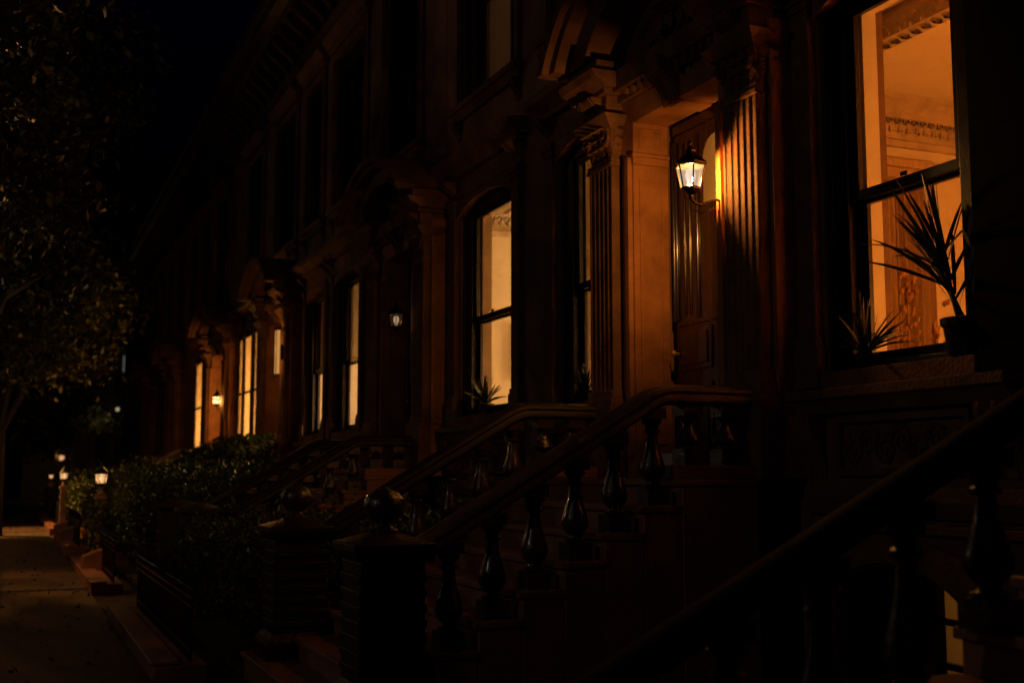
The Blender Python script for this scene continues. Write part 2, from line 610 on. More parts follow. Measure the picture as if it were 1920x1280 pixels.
def window_surround(h, lo, hi, detail=True):
    """parlour window dressing: pilasters, arch head, hood, sill course, consoles, carved panel"""
    pw = .24
    for y0, y1 in ((lo - .03 - pw, lo - .03), (hi + .03, hi + .03 + pw)):
        if (lo < 6 and y0 < lo) or lo > 27:
            continue
        b = MB()
        b.box(5.40, XW, y0 - .02, y1 + .02, 2.31, 2.62)
        b.box(5.41, XW, y0, y1, 2.62, 2.68)
        b.prism(fluted(y0 + .015, y1 - .015, 5.425, XW, 3), 'z', 2.68, 5.2)
        b.box(5.41, XW, y0, y1, 5.2, 5.26)
        b.box(5.39, XW, y0 - .02, y1 + .02, 5.26, 5.34)
        b.build('window_pilaster', M['trim'], h, bevel=.005)
    if lo > 27:
        detail = False
    a = MB()
    arcp = arc(lo, hi, 5.09, 5.27)
    a.prism([(lo, 5.345)] + arcp + [(hi, 5.345)], 'x', 5.44, 5.60)
    a.build('arch_head', M['trim'], h)
    k = MB()
    k.box(5.45, XW, lo - .27, hi + .27, 5.36, 5.62)
    k.box(5.36, XW, lo - .34, hi + .34, 5.62, 5.68)
    k.prism([(XW, 5.68), (5.36, 5.68), (5.31, 5.74), (5.22, 5.78), (5.20, 5.86), (XW, 5.90)], 'y', lo - .40, hi + .40)
    if detail:
        bracket(k, 5.3, XW, lo - .25, lo - .07, 5.36, 5.617)
        bracket(k, 5.3, XW, hi + .07, hi + .25, 5.36, 5.617)
    k.build('window_hood', M['trim'], h, bevel=.006)
    s_ = MB()
    s_.box(5.30, 5.56, lo - .33, hi + .33, 2.22, 2.29)
    s_.prism([(XW, 2.12), (5.40, 2.12), (5.37, 2.17), (5.33, 2.22), (XW, 2.22)], 'y', lo - .30, hi + .30)
    s_.box(5.42, 5.69, lo, hi, 2.29, 2.42)
    s_.build('window_sill', M['trim'], h, bevel=.006)
    if detail:
        for ya in (lo - .28, hi + .05):
            c = MB()
            bracket(c, 5.34, XW, ya, ya + .23, 1.66, 2.12)
            c.build('sill_console', M['trim'], h, bevel=.004)
        p = MB()
        y0, y1 = lo + .1, hi - .1
        for q in ((y0, y1, 2.05, 2.1), (y0, y1, 1.68, 1.73), (y0, y0 + .05, 1.73, 2.05), (y1 - .05, y1, 1.73, 2.05)):
            p.box(5.45, XW, q[0], q[1], q[2], q[3])
        scroll_panel(p, 5.487, y0 + .08, y1 - .08, 1.75, 2.03)
        p.build('carved_panel', M['trim'], h)

def upper_dressing(h, lo, hi, detail=True):
    b = MB()
    for y0, y1 in ((lo - .2, lo - .02), (hi + .02, hi + .2)):
        b.box(5.44, XW, y0, y1, 6.62, 9.5)
        b.box(5.415, 5.44, y0 + (.11 if y0 < lo - .1 else .03), y0 + (.15 if y0 < lo - .1 else .07), 6.62, 9.5)
    b.box(5.44, XW, lo - .2, hi + .2, 9.5, 9.68)
    b.box(5.36, XW, lo - .27, hi + .27, 9.72, 9.8)
    b.prism([(XW, 9.8), (5.36, 9.8), (5.3, 9.86), (5.24, 9.95), (XW, 9.98)], 'y', lo - .32, hi + .32)
    b.build('upper_window_surround', M['trim'], h, bevel=.005)
    s_ = MB()
    s_.box(5.36, 5.56, lo - .28, hi + .28, 6.53, 6.615)
    s_.prism([(XW, 6.43), (5.45, 6.43), (5.42, 6.49), (5.385, 6.53), (XW, 6.53)], 'y', lo - .25, hi + .25)
    bracket(s_, 5.38, XW, lo - .2, lo - .06, 6.17, 6.43)
    bracket(s_, 5.38, XW, hi + .06, hi + .2, 6.17, 6.43)
    s_.build('upper_sill', M['trim'], h, bevel=.005)

def capital(b, y0, y1, xf, z0, z1, ornate=True):
    wd = y1 - y0
    hh = z1 - z0
    b.box(xf - .02, 5.3, y0 - .015, y1 + .015, z0, z0 + .04)
    b.taper((xf + .03, 5.3, y0 + .03, y1 - .03), z0 + .04, (xf - .03, 5.3, y0 - .02, y1 + .02), z1)
    if ornate:
        rows = ((.03, .42, 4, .07), (.2, .5, 3, .10), (.45, .5, 4, .13))
        for (bz, lh, n, cu) in rows:
            for k in range(n):
                y = y0 + wd * (k + .5) / n
                leaf_curl(b, (xf + .01 - bz * .06, y, z0 + .04 + bz * hh), (-1, 0, 0), (0, 1, 0), lh * hh, wd / n * .42, cu)
            for sy, yy in ((-1, y0), (1, y1)):
                for k in range(2):
                    leaf_curl(b, (xf + .06 + .09 * k, yy + sy * (-.01 + bz * .04), z0 + .04 + bz * hh), (0, sy, 0), (1, 0, 0), lh * hh, .04, cu * .8)
        for sy, yy in ((-1, y0), (1, y1)):
            spiral(b, (xf - .05, yy - sy * .04, z1 - .07), .075, 1.5, .022, flip=sy)

def portal(h, dc, ornate=True, half=1.17, rise=.95, oh=.715):
    """door surround: jamb block, fluted pilasters with leaf capitals, entablature and segmental pediment"""
    oa, ob = dc - oh, dc + oh
    hw = half + .28
    zt = 4.95
    b = MB()
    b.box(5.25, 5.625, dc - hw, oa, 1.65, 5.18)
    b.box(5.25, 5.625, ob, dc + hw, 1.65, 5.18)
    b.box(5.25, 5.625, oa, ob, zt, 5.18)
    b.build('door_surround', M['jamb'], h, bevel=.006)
    # reveal trim: imposts, panel mouldings and raised soffit band
    t = MB()
    for y, sg in ((oa, 1), (ob, -1)):
        e = y + sg * .028
        lo_, hi_ = sorted((y, e))
        t.box(5.235, 5.615, lo_, hi_, 4.55, 4.62)
        t.box(5.222, 5.62, min(y, y + sg * .045), max(y, y + sg * .045), 4.62, 4.655)
        e2 = y + sg * .012
        lo_, hi_ = sorted((y, e2))
        for (za, zb) in ((1.95, 4.42), (4.7, 4.9)):
            t.box(5.31, 5.335, lo_, hi_, za, zb)
            t.box(5.54, 5.565, lo_, hi_, za, zb)
            t.box(5.335, 5.54, lo_, hi_, zb - .025, zb)
            t.box(5.335, 5.54, lo_, hi_, za, za + .025)
    t.box(5.29, 5.6, dc - .09, dc + .11, zt - .03, zt)
    t.box(5.20, 5.25, oa - .09, oa - .02, 1.85, 4.62)
    t.box(5.20, 5.25, ob + .02, ob + .09, 1.85, 4.62)
    t.build('reveal_moulding', M['jamb'], h, bevel=.004)
    for c in (dc - half, dc + half):
        y0, y1 = c - .25, c + .25
        p = MB()
        p.box(5.07, 5.25, y0 - .04, y1 + .04, 1.65, 2.3)
        p.box(5.09, 5.25, y0 - .02, y1 + .02, 2.3, 2.38)
        p.box(5.115, 5.25, y0, y1, 2.38, 2.46)
        p.prism(fluted(y0 + .02, y1 - .02, 5.14, 5.25, 5), 'z', 2.46, 4.58)
        p.box(5.12, 5.25, y0, y1, 4.58, 4.62)
        p.build('pilaster', M['trim'], h, bevel=.005)
        cb = MB()
        capital(cb, y0 + .02, y1 - .02, 5.15, 4.62, 4.93, ornate)
        cb.build('capital', M['trim'], h)
        e = MB()
        e.taper((5.11, 5.42, y0 - .02, y1 + .02), 4.93, (5.01, 5.42, y0 - .10, y1 + .10), 5.06)
        e.box(5.08, 5.46, y0 + .0, y1 - .0, 5.062, 5.26)
        bracket(e, 4.98, 5.2, y0 + .1, y1 - .1, 5.062, 5.26)
        e.build('entablature_block', M['trim'], h, bevel=.005)
        e = MB()
        e.box(5.03, 5.49, y0 - .05, y1 + .05, 5.26, 5.31)
        e.prism([(5.49, 5.31), (5.03, 5.31), (4.98, 5.36), (4.90, 5.39), (4.86, 5.46), (5.49, 5.46)], 'y', y0 - .12, y1 + .12)
        e.box(4.95, 5.48, y0 - .06, y1 + .06, 5.462, 5.575)
        e.build('cornice_block', M['trim'], h, bevel=.005)
    f = MB()
    f.box(5.20, 5.49, dc - half + .26, dc + half - .26, 5.185, 5.26)
    f.box(5.12, 5.49, dc - half + .31, dc + half - .31, 5.265, 5.46)
    f.build('frieze', M['trim'], h, bevel=.006)
    # segmental pediment: stepped arch bands
    pe = MB()
    W = half + .44
    for (x0, x1, wo_, zo, th) in ((4.66, 5.5, W, 5.58, .10), (4.74, 5.5, W - .09, 5.577, .12), (4.90, 5.5, W - .22, 5.574, .26)):
        outer = arc(dc - wo_, dc + wo_, zo, zo + rise * (wo_ / W), 24)
        inner = arc(dc - wo_ + th * 1.3, dc + wo_ - th * 1.3, zo, zo + rise * (wo_ / W) - th, 24)
        n = len(outer)
        for i in range(n - 1):
            q = [outer[i], outer[i + 1], inner[i + 1], inner[i]]
            vs = [(x0, *p) for p in q] + [(x1, *p) for p in q]
            fs = [(0, 1, 2, 3), (7, 6, 5, 4), (0, 4, 5, 1), (3, 2, 6, 7)]
            if i == 0:
                fs.append((0, 3, 7, 4))
            if i == n - 2:
                fs.append((1, 5, 6, 2))
            pe.add(vs, fs)
    pe.build('pediment', M['trim'], h, smooth=25)
    ty = MB()
    ty.prism([(dc - W + .5, 5.463)] + arc(dc - W + .5, dc + W - .5, 5.59, 5.56 + rise - .3, 16) + [(dc + W - .5, 5.463)], 'x', 5.32, 5.49)
    ty.build('tympanum', M['trim'], h)
    k = MB()
    bracket(k, 5.02, 5.25, dc - .13, dc + .13, 4.92, 5.30)
    if ornate:
        for q in range(26):
            a = random.uniform(0, 6.28)
            rr = random.uniform(.05, .36)
            y = dc + rr * math.cos(a) * 1.5
            z = 5.58 + abs(rr * math.sin(a)) * .8
            leaf_curl(k, (5.30 - .18 * (1 - rr / .4), y, z - .05), (-1, .3 * math.cos(a), 0), (0, 1, random.uniform(-.6, .6)), .15, .045, .09, 4)
        for sg in (-1, 1):
            spiral(k, (5.22, dc + sg * .2, 5.50), .13, 1.7, .03, flip=sg)
            for q in range(5):
                leaf_curl(k, (5.17, dc + sg * (.2 + .13 * q), 5.14 + .02 * q), (-1, 0, 0), (0, 1, .3), .12, .035, .05, 4)
    k.build('keystone', M['trim'], h)
    MB().box(5.25, 5.72, oa, ob, 1.58, 1.655).build('threshold', M['step'], h)
    d = MB()
    zh = 4.84
    d.box(5.66, 5.72, oa + .003, ob - .003, 1.66, zh)
    cw = .2
    for (za, zc) in ((1.8, 2.5), (2.62, 3.0)):
        for (p0, p1) in ((oa + .1, dc - .06), (dc + .06, ob - .1)):
            d.box(5.642, 5.662, p0, p1, za, zc)
            d.box(5.628, 5.643, p0 + .05, p1 - .05, za + .05, zc - .05)
    for p0 in (oa + .02, oa + .07, dc - cw - .09, dc + cw + .05, ob - .11, ob - .06):
        d.lathe(5.655, p0 + .02, [(.02, 3.08), (.02, 4.78)], 12)
    for p0 in (oa + .2, oa + .29, ob - .33, ob - .24):
        d.lathe(5.66, p0 + .02, [(.014, 3.12), (.014, 4.74)], 10)
    d.box(5.64, 5.662, oa + .12, ob - .12, 3.03, 3.07)
    dl = d.build('door', M['wood'], h, bevel=.005)
    MB().prism([(dc - cw - .07, 4.1)] + arc(dc - cw - .07, dc + cw - .07, 4.52, 4.69, 10) + [(dc + cw - .07, 4.1)], 'x', 5.635, 5.658).build('door_light', M['pale'] if ornate and half > 1 and dc < 10 else M['sash'], dl)
    hb = MB()
    hb.lathe(0, 0, [(.012, 0), (.012, .05), (.03, .06), (.034, .08), (.02, .1)], 10)
    hb.v = [(5.66 - p[2], ob - .12 + p[1], 2.78 + p[0]) for p in hb.v]
    hb.build('door_handle', M['gilt'], dl)
    MB().box(5.65, 5.71, oa + .003, ob - .003, 4.845, zt - .002).build('transom', M['wood'], h, bevel=.005)

def cornice(h, s0, s1, ornate=True):
    b = MB()
    b.box(5.42, XW, s0, s1, 10.15, 10.24)
    b.prism([(XW, 10.24), (5.42, 10.24), (5.36, 10.29), (5.30, 10.36), (XW, 10.38)], 'y', s0, s1)
    b.box(5.46, XW, s0, s1, 10.38, 11.2)
    b.prism([(XW, 11.1), (4.9, 11.1), (4.85, 11.18), (4.62, 11.2), (4.58, 11.33), (4.5, 11.36), (4.46, 11.5), (XW, 11.6)], 'y', s0, s1)
    n = int((s1 - s0) / .62)
    for k in range(n):
        y = s0 + (s1 - s0) * (k + .5) / n
        bracket(b, 4.95, 5.46, y - .1, y + .1, 10.42, 11.1)
    b.build('cornice', M['cornice'], h, bevel=.008)

def room(h, s0, s1, z0, z1, x1, power, lpos, color=WARM, name='lit_room', stub=None, crown=True, furnish=False):
    b = MB()
    b.box(5.83, x1, s1, s1 + .06, z0, z1)
    b.box(5.83, x1, s0 - .06, s0, z0, z1)
    b.box(x1, x1 + .06, s0, s1, z0, z1)
    b.box(5.83, x1, s0, s1, z1, z1 + .06)
    b.box(5.83, x1, s0, s1, z0 - .06, z0)
    if stub:
        b.box(5.83, 6.38, stub, stub + .08, z0, z1)
        b.box(6.32, 6.38, stub + .08, s1, z0, z1)
    rm = b.build(name, M['plaster'], h)
    if crown:
        c = MB()
        pr = [(0, 0), (0, -.46), (.05, -.46), (.06, -.4), (.04, -.38), (.04, -.3), (.10, -.22), (.16, -.2), (.16, -.15), (.26, -.06), (.30, -.05), (.30, 0)]
        xa = 6.4 if stub else 5.84
        c.prism([(s1 - p[0], z1 + p[1]) for p in pr], 'x', xa, x1)
        c.prism([(x1 - p[0], z1 + p[1]) for p in pr], 'y', s0, s1 - .3)
        xo = 6.46 if stub else 6.0
        c.prism([(xo, z1), (xo - .02, z1 - .08), (xo + .05, z1 - .2), (xo + .2, z1 - .22), (xo + .26, z1 - .1), (xo + .26, z1)], 'y', s0, s1 - .3)
        # running leaf ornament
        n = int((x1 - xa) / .11)
        for k in range(n):
            x = xa + .11 * (k + .5)
            leaf_curl(c, (x, s1 - .075, z1 - .31), (0, -1, .3), (1, 0, random.uniform(-.5, .5)), .11, .03, .06, 4)
            spi = MB()
            spiral(spi, (0, 0, 0), .045, 1.3, .012, n=12)
            c.add([(x + p[1], s1 - .14, z1 - .235 + p[2]) for p in spi.v], spi.f)
        n = int((min(s1, 16) - s0 - .3) / .12) if s1 < 16 else 0
        for k in range(n):
            y = s0 + .12 * (k + .5)
            leaf_curl(c, (xo + .03, y, z1 - .2), (-.8, 0, -.5), (0, 1, random.uniform(-.6, .6)), .12, .035, .05, 4)
            spi = MB()
            spiral(spi, (0, 0, 0), .05, 1.3, .014, n=12)
            c.add([(xo + .13 + p[1], y + p[2], z1 - .225) for p in spi.v], spi.f)
        c.build('crown_moulding', M['mould'], rm)
    point(lpos, power, color, .12, 'room_light').parent = None
    return rm

# ------------------------------------------------------------------ houses
HOUSES = [
 dict(s0=-5.0, s1=7.18, dc=None, win=[(5.46, 6.95, 'open')], up=[(5.5, 6.9, None)], ornate=True,
      label='brown row house whose tall lit parlour window shows an ornate plaster ceiling behind spiky plants'),
 dict(s0=7.2, s1=15.18, dc=8.67, win=[(10.30, 11.5, 'open'), (12.75, 14.6, 'open')], up=[(7.95, 9.4, None), (10.1, 11.6, None), (12.75, 14.5, 'curtain')], ornate=True,
      label='brownstone house with the brightly lantern-lit doorway under a big arched pediment'),
 dict(s0=15.2, s1=23.73, dc=16.5, win=[(19.4, 21.1, 'shade'), (21.85, 23.3, 'shade')], up=[(16.34, 18.06, None), (19.27, 21.3, None), (22.26, 23.5, None)], ornate=True,
      label='dark brownstone house with two pale shaded parlour windows beyond its dim door lantern'),
 dict(s0=23.75, s1=31.08, dc=25.25, win=[(28.5, 28.9, 'open'), (29.25, 30.15, 'open'), (30.42, 30.98, 'open')], up=[(24.6, 26.5, None), (28.2, 30, None)], ornate=False,
      label='brownstone house down the row with a dim doorway and slender glowing orange parlour windows'),
 dict(s0=31.1, s1=40.98, dc=32.9, oh=1.05, half=1.5, win=[(37.3, 38.6, 'open')], up=[(33.2, 34.8, None), (36.2, 37.8, None), (38.8, 40.3, None)], ornate=False,
      label='distant brownstone house with a small bright lantern at its glowing orange doorway'),
 dict(s0=41.0, s1=49.48, dc=42.6, win=[(45, 46.6, None), (47.4, 48.9, None)], up=[(41.8, 43.4, None), (45, 46.6, None), (47.4, 48.9, None)], ornate=False,
      label='unlit brownstone house just past the one with the glowing orange doorway'),
 dict(s0=49.5, s1=56.98, dc=51.1, win=[(53, 54.5, None), (55, 56.4, None)], up=[(50.3, 51.8, None), (53, 54.5, None), (55, 56.4, None)], ornate=False,
      label='black unlit row house next to last before the end of the row'),
 dict(s0=57.0, s1=64.2, dc=58.6, win=[(60.4, 61.8, None), (62.3, 63.6, None)], up=[(57.8, 59.3, None), (60.4, 61.8, None), (62.3, 63.6, None)], ornate=False,
      label='last row house, dark against the faint lights of the far cross street'),
]
ZW0, ZW1, ZM = 2.42, 5.30, 3.70
houses = []
for i, H in enumerate(HOUSES):
    s0, s1, dc = H['s0'], H['s1'], H['dc']
    h = thing('brownstone_house', (XW, (s0 + s1) / 2, 0), H['label'], 'house', 'brownstone houses in the row')
    houses.append(h)
    ops = [(a, b, ZW0, ZW1) for a, b, _ in H['win']] + [(a, b, 6.615, 9.5) for a, b, _ in H['up']]
    if dc:
        ops.append((dc - H.get('oh', .715) - .08, dc + H.get('oh', .715) + .08, 1.6, 5.05))
    if i == 0:
        ops.append((5.62, 6.98, .0, 1.18))
    wl = wall_cells(s0, s1, -.2, 11.2, XW, 5.8, ops)
    wl.build('wall', M['stone'], h)
    sh = MB()
    sh.box(14.9, 15.2, s0, s1, -.2, 11.2)
    sh.build('rear_wall', M['stone'], h)
    MB().box(5.8, 6.3 if i == 1 else 14.9, s0, s0 + .01, -.2, 11.2).build('party_wall', M['stone'], h)
    MB().box(5.8, 6.3 if i == 0 else 14.9, s1 - .01, s1, -.2, 11.2).build('party_wall', M['stone'], h)
    MB().box(5.5, 15.2, s0, s1, 11.2, 11.5).build('roof', M['roof'], h)
    for z in (1.35, 6.0):
        MB().box(5.8, 14.9, s0 + .01, s1 - .01, z, z + .2).build('floor', M['floor'], h)
    cornice(h, s0, s1)
    # water-table and string courses
    st = MB()
    segs = [(s0, s1)]
    if dc:
        segs = [(s0, dc - 1.5), (dc + 1.5, s1)]
    for a, b in segs:
        if b - a > .1:
            st.box(5.42, XW, a, b, 1.50, 1.60)
            st.prism([(XW, 1.40), (5.46, 1.40), (5.42, 1.5), (XW, 1.5)], 'y', a, b)
            st.box(5.44, XW, a, b, 1.30, 1.36)
    st.build('water_table', M['trim'], h, bevel=.006)
    for a, b, lit in H['win']:
        window_surround(h, a, b, detail=(i < 3))
        window_unit(h, a, b, ZW0, ZW1, ZM, lit, 'casing' if i == 1 else 'plaster')
    for a, b, lit in H['up']:
        upper_dressing(h, a, b, i < 3)
        window_unit(h, a, b, 6.615, 9.5, 8.05, lit)
    if dc:
        portal(h, dc, H['ornate'], H.get('half', 1.17), (.95 if i == 1 else .72), H.get('oh', .715))

b = MB()  # added black panel in place of the unlit wall beside the big window
b.box(5.43, 5.48, 4.72, 5.44, 2.30, 5.34)
for (za, zb) in ((2.5, 3.6), (3.8, 5.2)):
    b.box(5.422, 5.432, 4.84, 5.32, za, zb)
b.build('shade_panel', M['matblack'], houses[0], bevel=.004)

# basement window of the nearest house, arched and barred, a sliver of light at its edge
h0 = houses[0]
b = MB()
outer = arc(5.35, 7.25, .95, 1.28, 16)
inner = arc(5.62, 6.98, .85, 1.10, 16)
for k in range(16):
    q = [outer[k], outer[k + 1], inner[k + 1], inner[k]]
    b.add([(5.42, *p) for p in q] + [(XW, *p) for p in q], [(0, 1, 2, 3), (0, 4, 5, 1), (3, 2, 6, 7), (4, 7, 6, 5)])
b.prism([(5.62, 1.18)] + arc(5.62, 6.98, .83, 1.08, 12) + [(6.98, 1.18)], 'x', 5.46, 5.60)
b.build('basement_arch', M['trim'], h0)
b = MB()
b.box(5.62, 5.66, 6.12, 6.98, 0, 1.1)
b.box(5.60, 5.67, 6.06, 6.12, 0, 1.1)
b.box(5.60, 5.67, 5.62, 5.68, 0, 1.1)
b.box(5.61, 5.66, 5.68, 6.06, .72, .76)
b.box(5.61, 5.66, 5.68, 6.06, .44, .48)
b.build('basement_shutter', M['sash'], h0)
MB().box(5.635, 5.64, 5.68, 6.06, 0, 1.1).build('basement_pane', M['glass'], h0)
rb = MB()
rb.box(5.83, 9, 6.9, 6.95, -.2, 1.3)
rb.box(9, 9.05, 5, 6.9, -.2, 1.3)
rb.build('basement_room', M['plaster'], h0)
point((7.6, 5.9, .9), 13, WARM, .1, 'room_light')

# lit rooms
room(h0, 2.6, 9.2, 1.6, 5.45, 10.2, 300, (8.2, 4.2, 2.6), (1, .285, .04), stub=7.4)
room(houses[1], 10.15, 14.98, 1.6, 5.45, 9.4, 330, (8.8, 14.3, 3.4), (1, .55, .21))
point((8.0, 11.0, 3.1), 70, (1, .55, .21), .12, 'room_light')
room(houses[2], 18.3, 23.4, 1.6, 5.45, 9.4, 380, (7.2, 20.6, 3.2), (1, .55, .25))
room(houses[3], 27.3, 30.95, 1.6, 5.45, 9.0, 700, (7.0, 28.6, 3.0), (1, .43, .1))
room(houses[4], 36, 40.8, 1.6, 5.45, 9.0, 700, (7.0, 37.6, 3.0), (1, .43, .1))
room(houses[1], 12.2, 15.0, 6.4, 9.95, 9.0, 6, (7.6, 13.8, 8), (1, .45, .14), crown=False)

b = MB()
b.box(6.42, 6.95, 14.93, 14.978, 3.0, 3.75)
b.build('wall_picture', M['curtain'], houses[1], bevel=.01)
# interior doorway and picture on the far wall of the nearest parlour
b = MB()
for k, (xa, xb, d) in enumerate(((7.95, 8.02, .09), (8.02, 8.12, .05), (8.26, 8.36, .10), (8.36, 8.42, .05), (8.5, 8.56, .08))):
    b.box(xa, xb, 9.2 - d, 9.198, 1.6, 4.62)
b.box(7.9, 8.62, 9.06, 9.198, 4.62, 4.74)
b.box(7.86, 8.66, 9.02, 9.198, 4.74, 4.82)
b.build('interior_doorway', M['curtain'], h0, bevel=.005)
b = MB()
dp = [(7.86 + .55 * i / 70, 9.0 + .06 * math.sin(i * .6) + .015 * math.sin(i * 2.3)) for i in range(71)]
b.add([(p[0], p[1], 1.62) for p in dp] + [(p[0], p[1], 4.6) for p in dp], [(i, i + 1, 72 + i, 71 + i) for i in range(70)])
b.build('drape', M['curtain'], h0, fix=False)
b = MB()
for k in range(110):
    x, z = random.choice((7.98, 8.07, 8.14, 8.4, 8.52)) + random.uniform(-.03, .05), random.uniform(2.2, 3.6)
    leaf_curl(b, (x, 8.93, z), (0, -1, .2), (1, 0, random.uniform(-.5, .5)), .05, .012, .03, 3)
b.build('gilt_carving', M['gilt'], h0)

# ------------------------------------------------------------------ stoops
RAILP = [(-.105, -.05), (-.105, -.02), (-.09, .005), (-.105, .02), (-.10, .045), (-.065, .068), (0, .078), (.065, .068), (.10, .045), (.105, .02), (.09, .005), (.105, -.02), (.105, -.05), (.08, -.07), (-.08, -.07)]
def baluster_mesh(hh):
    b = MB()
    b.box(-.085, .085, -.085, .085, 0, .12)
    k = hh - .2
    pr = [(.055, .0), (.075, .02), (.075, .04), (.05, .06), (.045, .09), (.07, .14), (.092, .22), (.096, .28), (.088, .36), (.068, .48), (.052, .60), (.043, .72), (.042, .78), (.062, .81), (.062, .84), (.045, .86), (.05, .90), (.072, .94), (.075, .97), (.06, 1.0)]
    b.lathe(0, 0, [(r, .12 + z * k) for r, z in pr], 18)
    b.box(-.078, .078, -.078, .078, .12 + k, hh)
    return b
def stoop(sa, sb, label, zl=1.65, zr=2.36, ext=0, sl=.59):
    c = (sa + sb) / 2
    t = thing('stoop', (3.5, c, 0), label, 'stoop', 'stoops in front of the houses')
    st = MB()
    rise = .1833
    ia, ib = sa + .17, sb - .17
    # landing and treads with a projecting nosing, split by riser
    st.box(4.42, 5.06, sa - .16, sb + .16, -.05, zl - .05)
    st.box(4.38, 5.07, sa - .17, sb + .17, zl - .05, zl)
    st.box(5.07, 5.245, ia + .1, ib - .1, -.05, zl - .003)
    for k in range(8):
        z = zl - rise * (k + 1)
        xa = 4.42 - .31 * (k + 1)
        y0, y1 = (sa - .15, sb + .15) if k < 6 else (sa - .34 - .06 * (k - 6), sb + .34 + .06 * (k - 6))
        st.box(xa, 4.42 - .31 * k, y0, y1, -.05, z - .05)
        st.box(xa - .035, 4.42 - .31 * k - .002, y0 - .012, y1 + .012, z - .05, z)
    st.build('steps', M['step'], t, bevel=.01)
    xn = 2.03 - ext
    zn = -sl * ext
    for s in (sa, sb):
        # side coping that the balusters stand on, on the landing
        MB().box(4.40, 5.1, s - .12, s + .12, zl + .001, zl + .1).build('coping', M['step'], t, bevel=.008)
        r_ = MB()
        pth = [(xn + .42, zr - .10 - sl * (4.31 - xn - .42)), (3.4, zr - .10 - sl * .91), (4.2, zr - .10 - sl * .11)]
        for q in (.0, .25, .5, .75, 1):
            a = q
            x = 4.2 + .22 * a
            z = zr - .10 - sl * .11 * (1 - a) ** 2
            if q > 0:
                pth.append((x, z))
        pth.append((5.16, zr - .10))
        q = .78 if ext else 1
        r_.sweepx(pth, [(a_ * q, b_ * q + (.015 if ext else 0)) for a_, b_ in RAILP], s)
        r_.build('handrail', M['nearrail' if ext else 'litrail' if s == 7.4 else 'handrail'], t, smooth=50)  # lit colour on one rail of the main stoop, darker copies elsewhere
    # balusters
    proto = {}
    def put(x, s, z, hh):
        key = round(hh, 3)
        if key not in proto:
            o = baluster_mesh(hh).build('baluster', M['rail'], None)
            proto[key] = o
        else:
            o = proto[key].copy()
            col.objects.link(o)
        o.parent = t
        o.location = (x - 3.5, s - c, z)
    for s in (sa, sb):
        for k in range(6 if not ext else 7):
            x = 4.265 - .31 * k if not ext else 4.3 - .4 * k
            z = max(.0, zl - rise * (int((4.42 - x) / .31) + 1))
            if zr - sl * (4.31 - x) - .175 - z < .25:
                continue
            put(x, s, z + .001, zr - sl * (4.31 - x) - (.128 if ext else .172) - z)
        for x in (4.57, 4.89):
            put(x, s, zl + .101, zr - .175 - zl - .10)
        n = MB()
        x0, x1, y0, y1 = xn + .02, xn + .45, s - .215, s + .215
        zt = 1.14 + zn
        n.box(x0 - .06, x1 + .06, y0 - .06, y1 + .06, 0, min(.32, zt - .3))
        zb0 = min(.32, zt - .3)
        n.taper((x0 - .06, x1 + .06, y0 - .06, y1 + .06), zb0, (x0, x1, y0, y1), zb0 + .08)
        n.box(x0, x1, y0, y1, zb0 + .08, zt)
        if not ext:
            for (za, zb) in [(.44 + .095 * q, .49 + .095 * q) for q in range(7)]:
                n.box(x0 - .012, x1 + .012, y0 - .012, y1 + .012, za, zb)
        n.taper((x0, x1, y0, y1), zt, (x0 - .045, x1 + .045, y0 - .045, y1 + .045), zt + .06)
        n.box(x0 - .055, x1 + .055, y0 - .055, y1 + .055, zt + .06, zt + .115)
        n.taper((x0 - .04, x1 + .04, y0 - .04, y1 + .04), zt + .115, (x0 + .12, x1 - .12, y0 + .12, y1 - .12), zt + .17)
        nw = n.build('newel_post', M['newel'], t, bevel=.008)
        if sa < 7 or sa > 8:
            continue
        f = MB()
        f.lathe((x0 + x1) / 2, s, [(.10, 0), (.10, .02), (.06, .035), (.05, .06), (.09, .085), (.125, .12), (.136, .165), (.128, .21), (.105, .25), (.055, .275), (.03, .285), (.015, .30)], 20, zt + .17)
        f.build('finial', M['rail'], nw, smooth=60)
    return t
stoop(.95, 3.5, 'nearest stoop, its thick black handrail sloping blurred across the bottom right foreground', zr=2.33, ext=1.1, sl=.5)
stoop(7.4, 9.93, 'stoop with bulbous balusters and brown steps leading to the lantern-lit doorway')
stoop(15.39, 17.63, 'dark stoop with plain rails climbing to the door with the dim lantern', zr=2.22)
stoop(24.1, 26.4, 'hardly visible stoop beyond the nearest ivy-clad lamp post')
stoop(31.6, 34.2, 'far stoop leading up to the glowing orange doorway')
stoop(41.4, 43.8, 'distant stoop whose treads catch a little orange light behind the lamp posts')
stoop(50, 52.2, 'distant stoop of the next to last dark house')

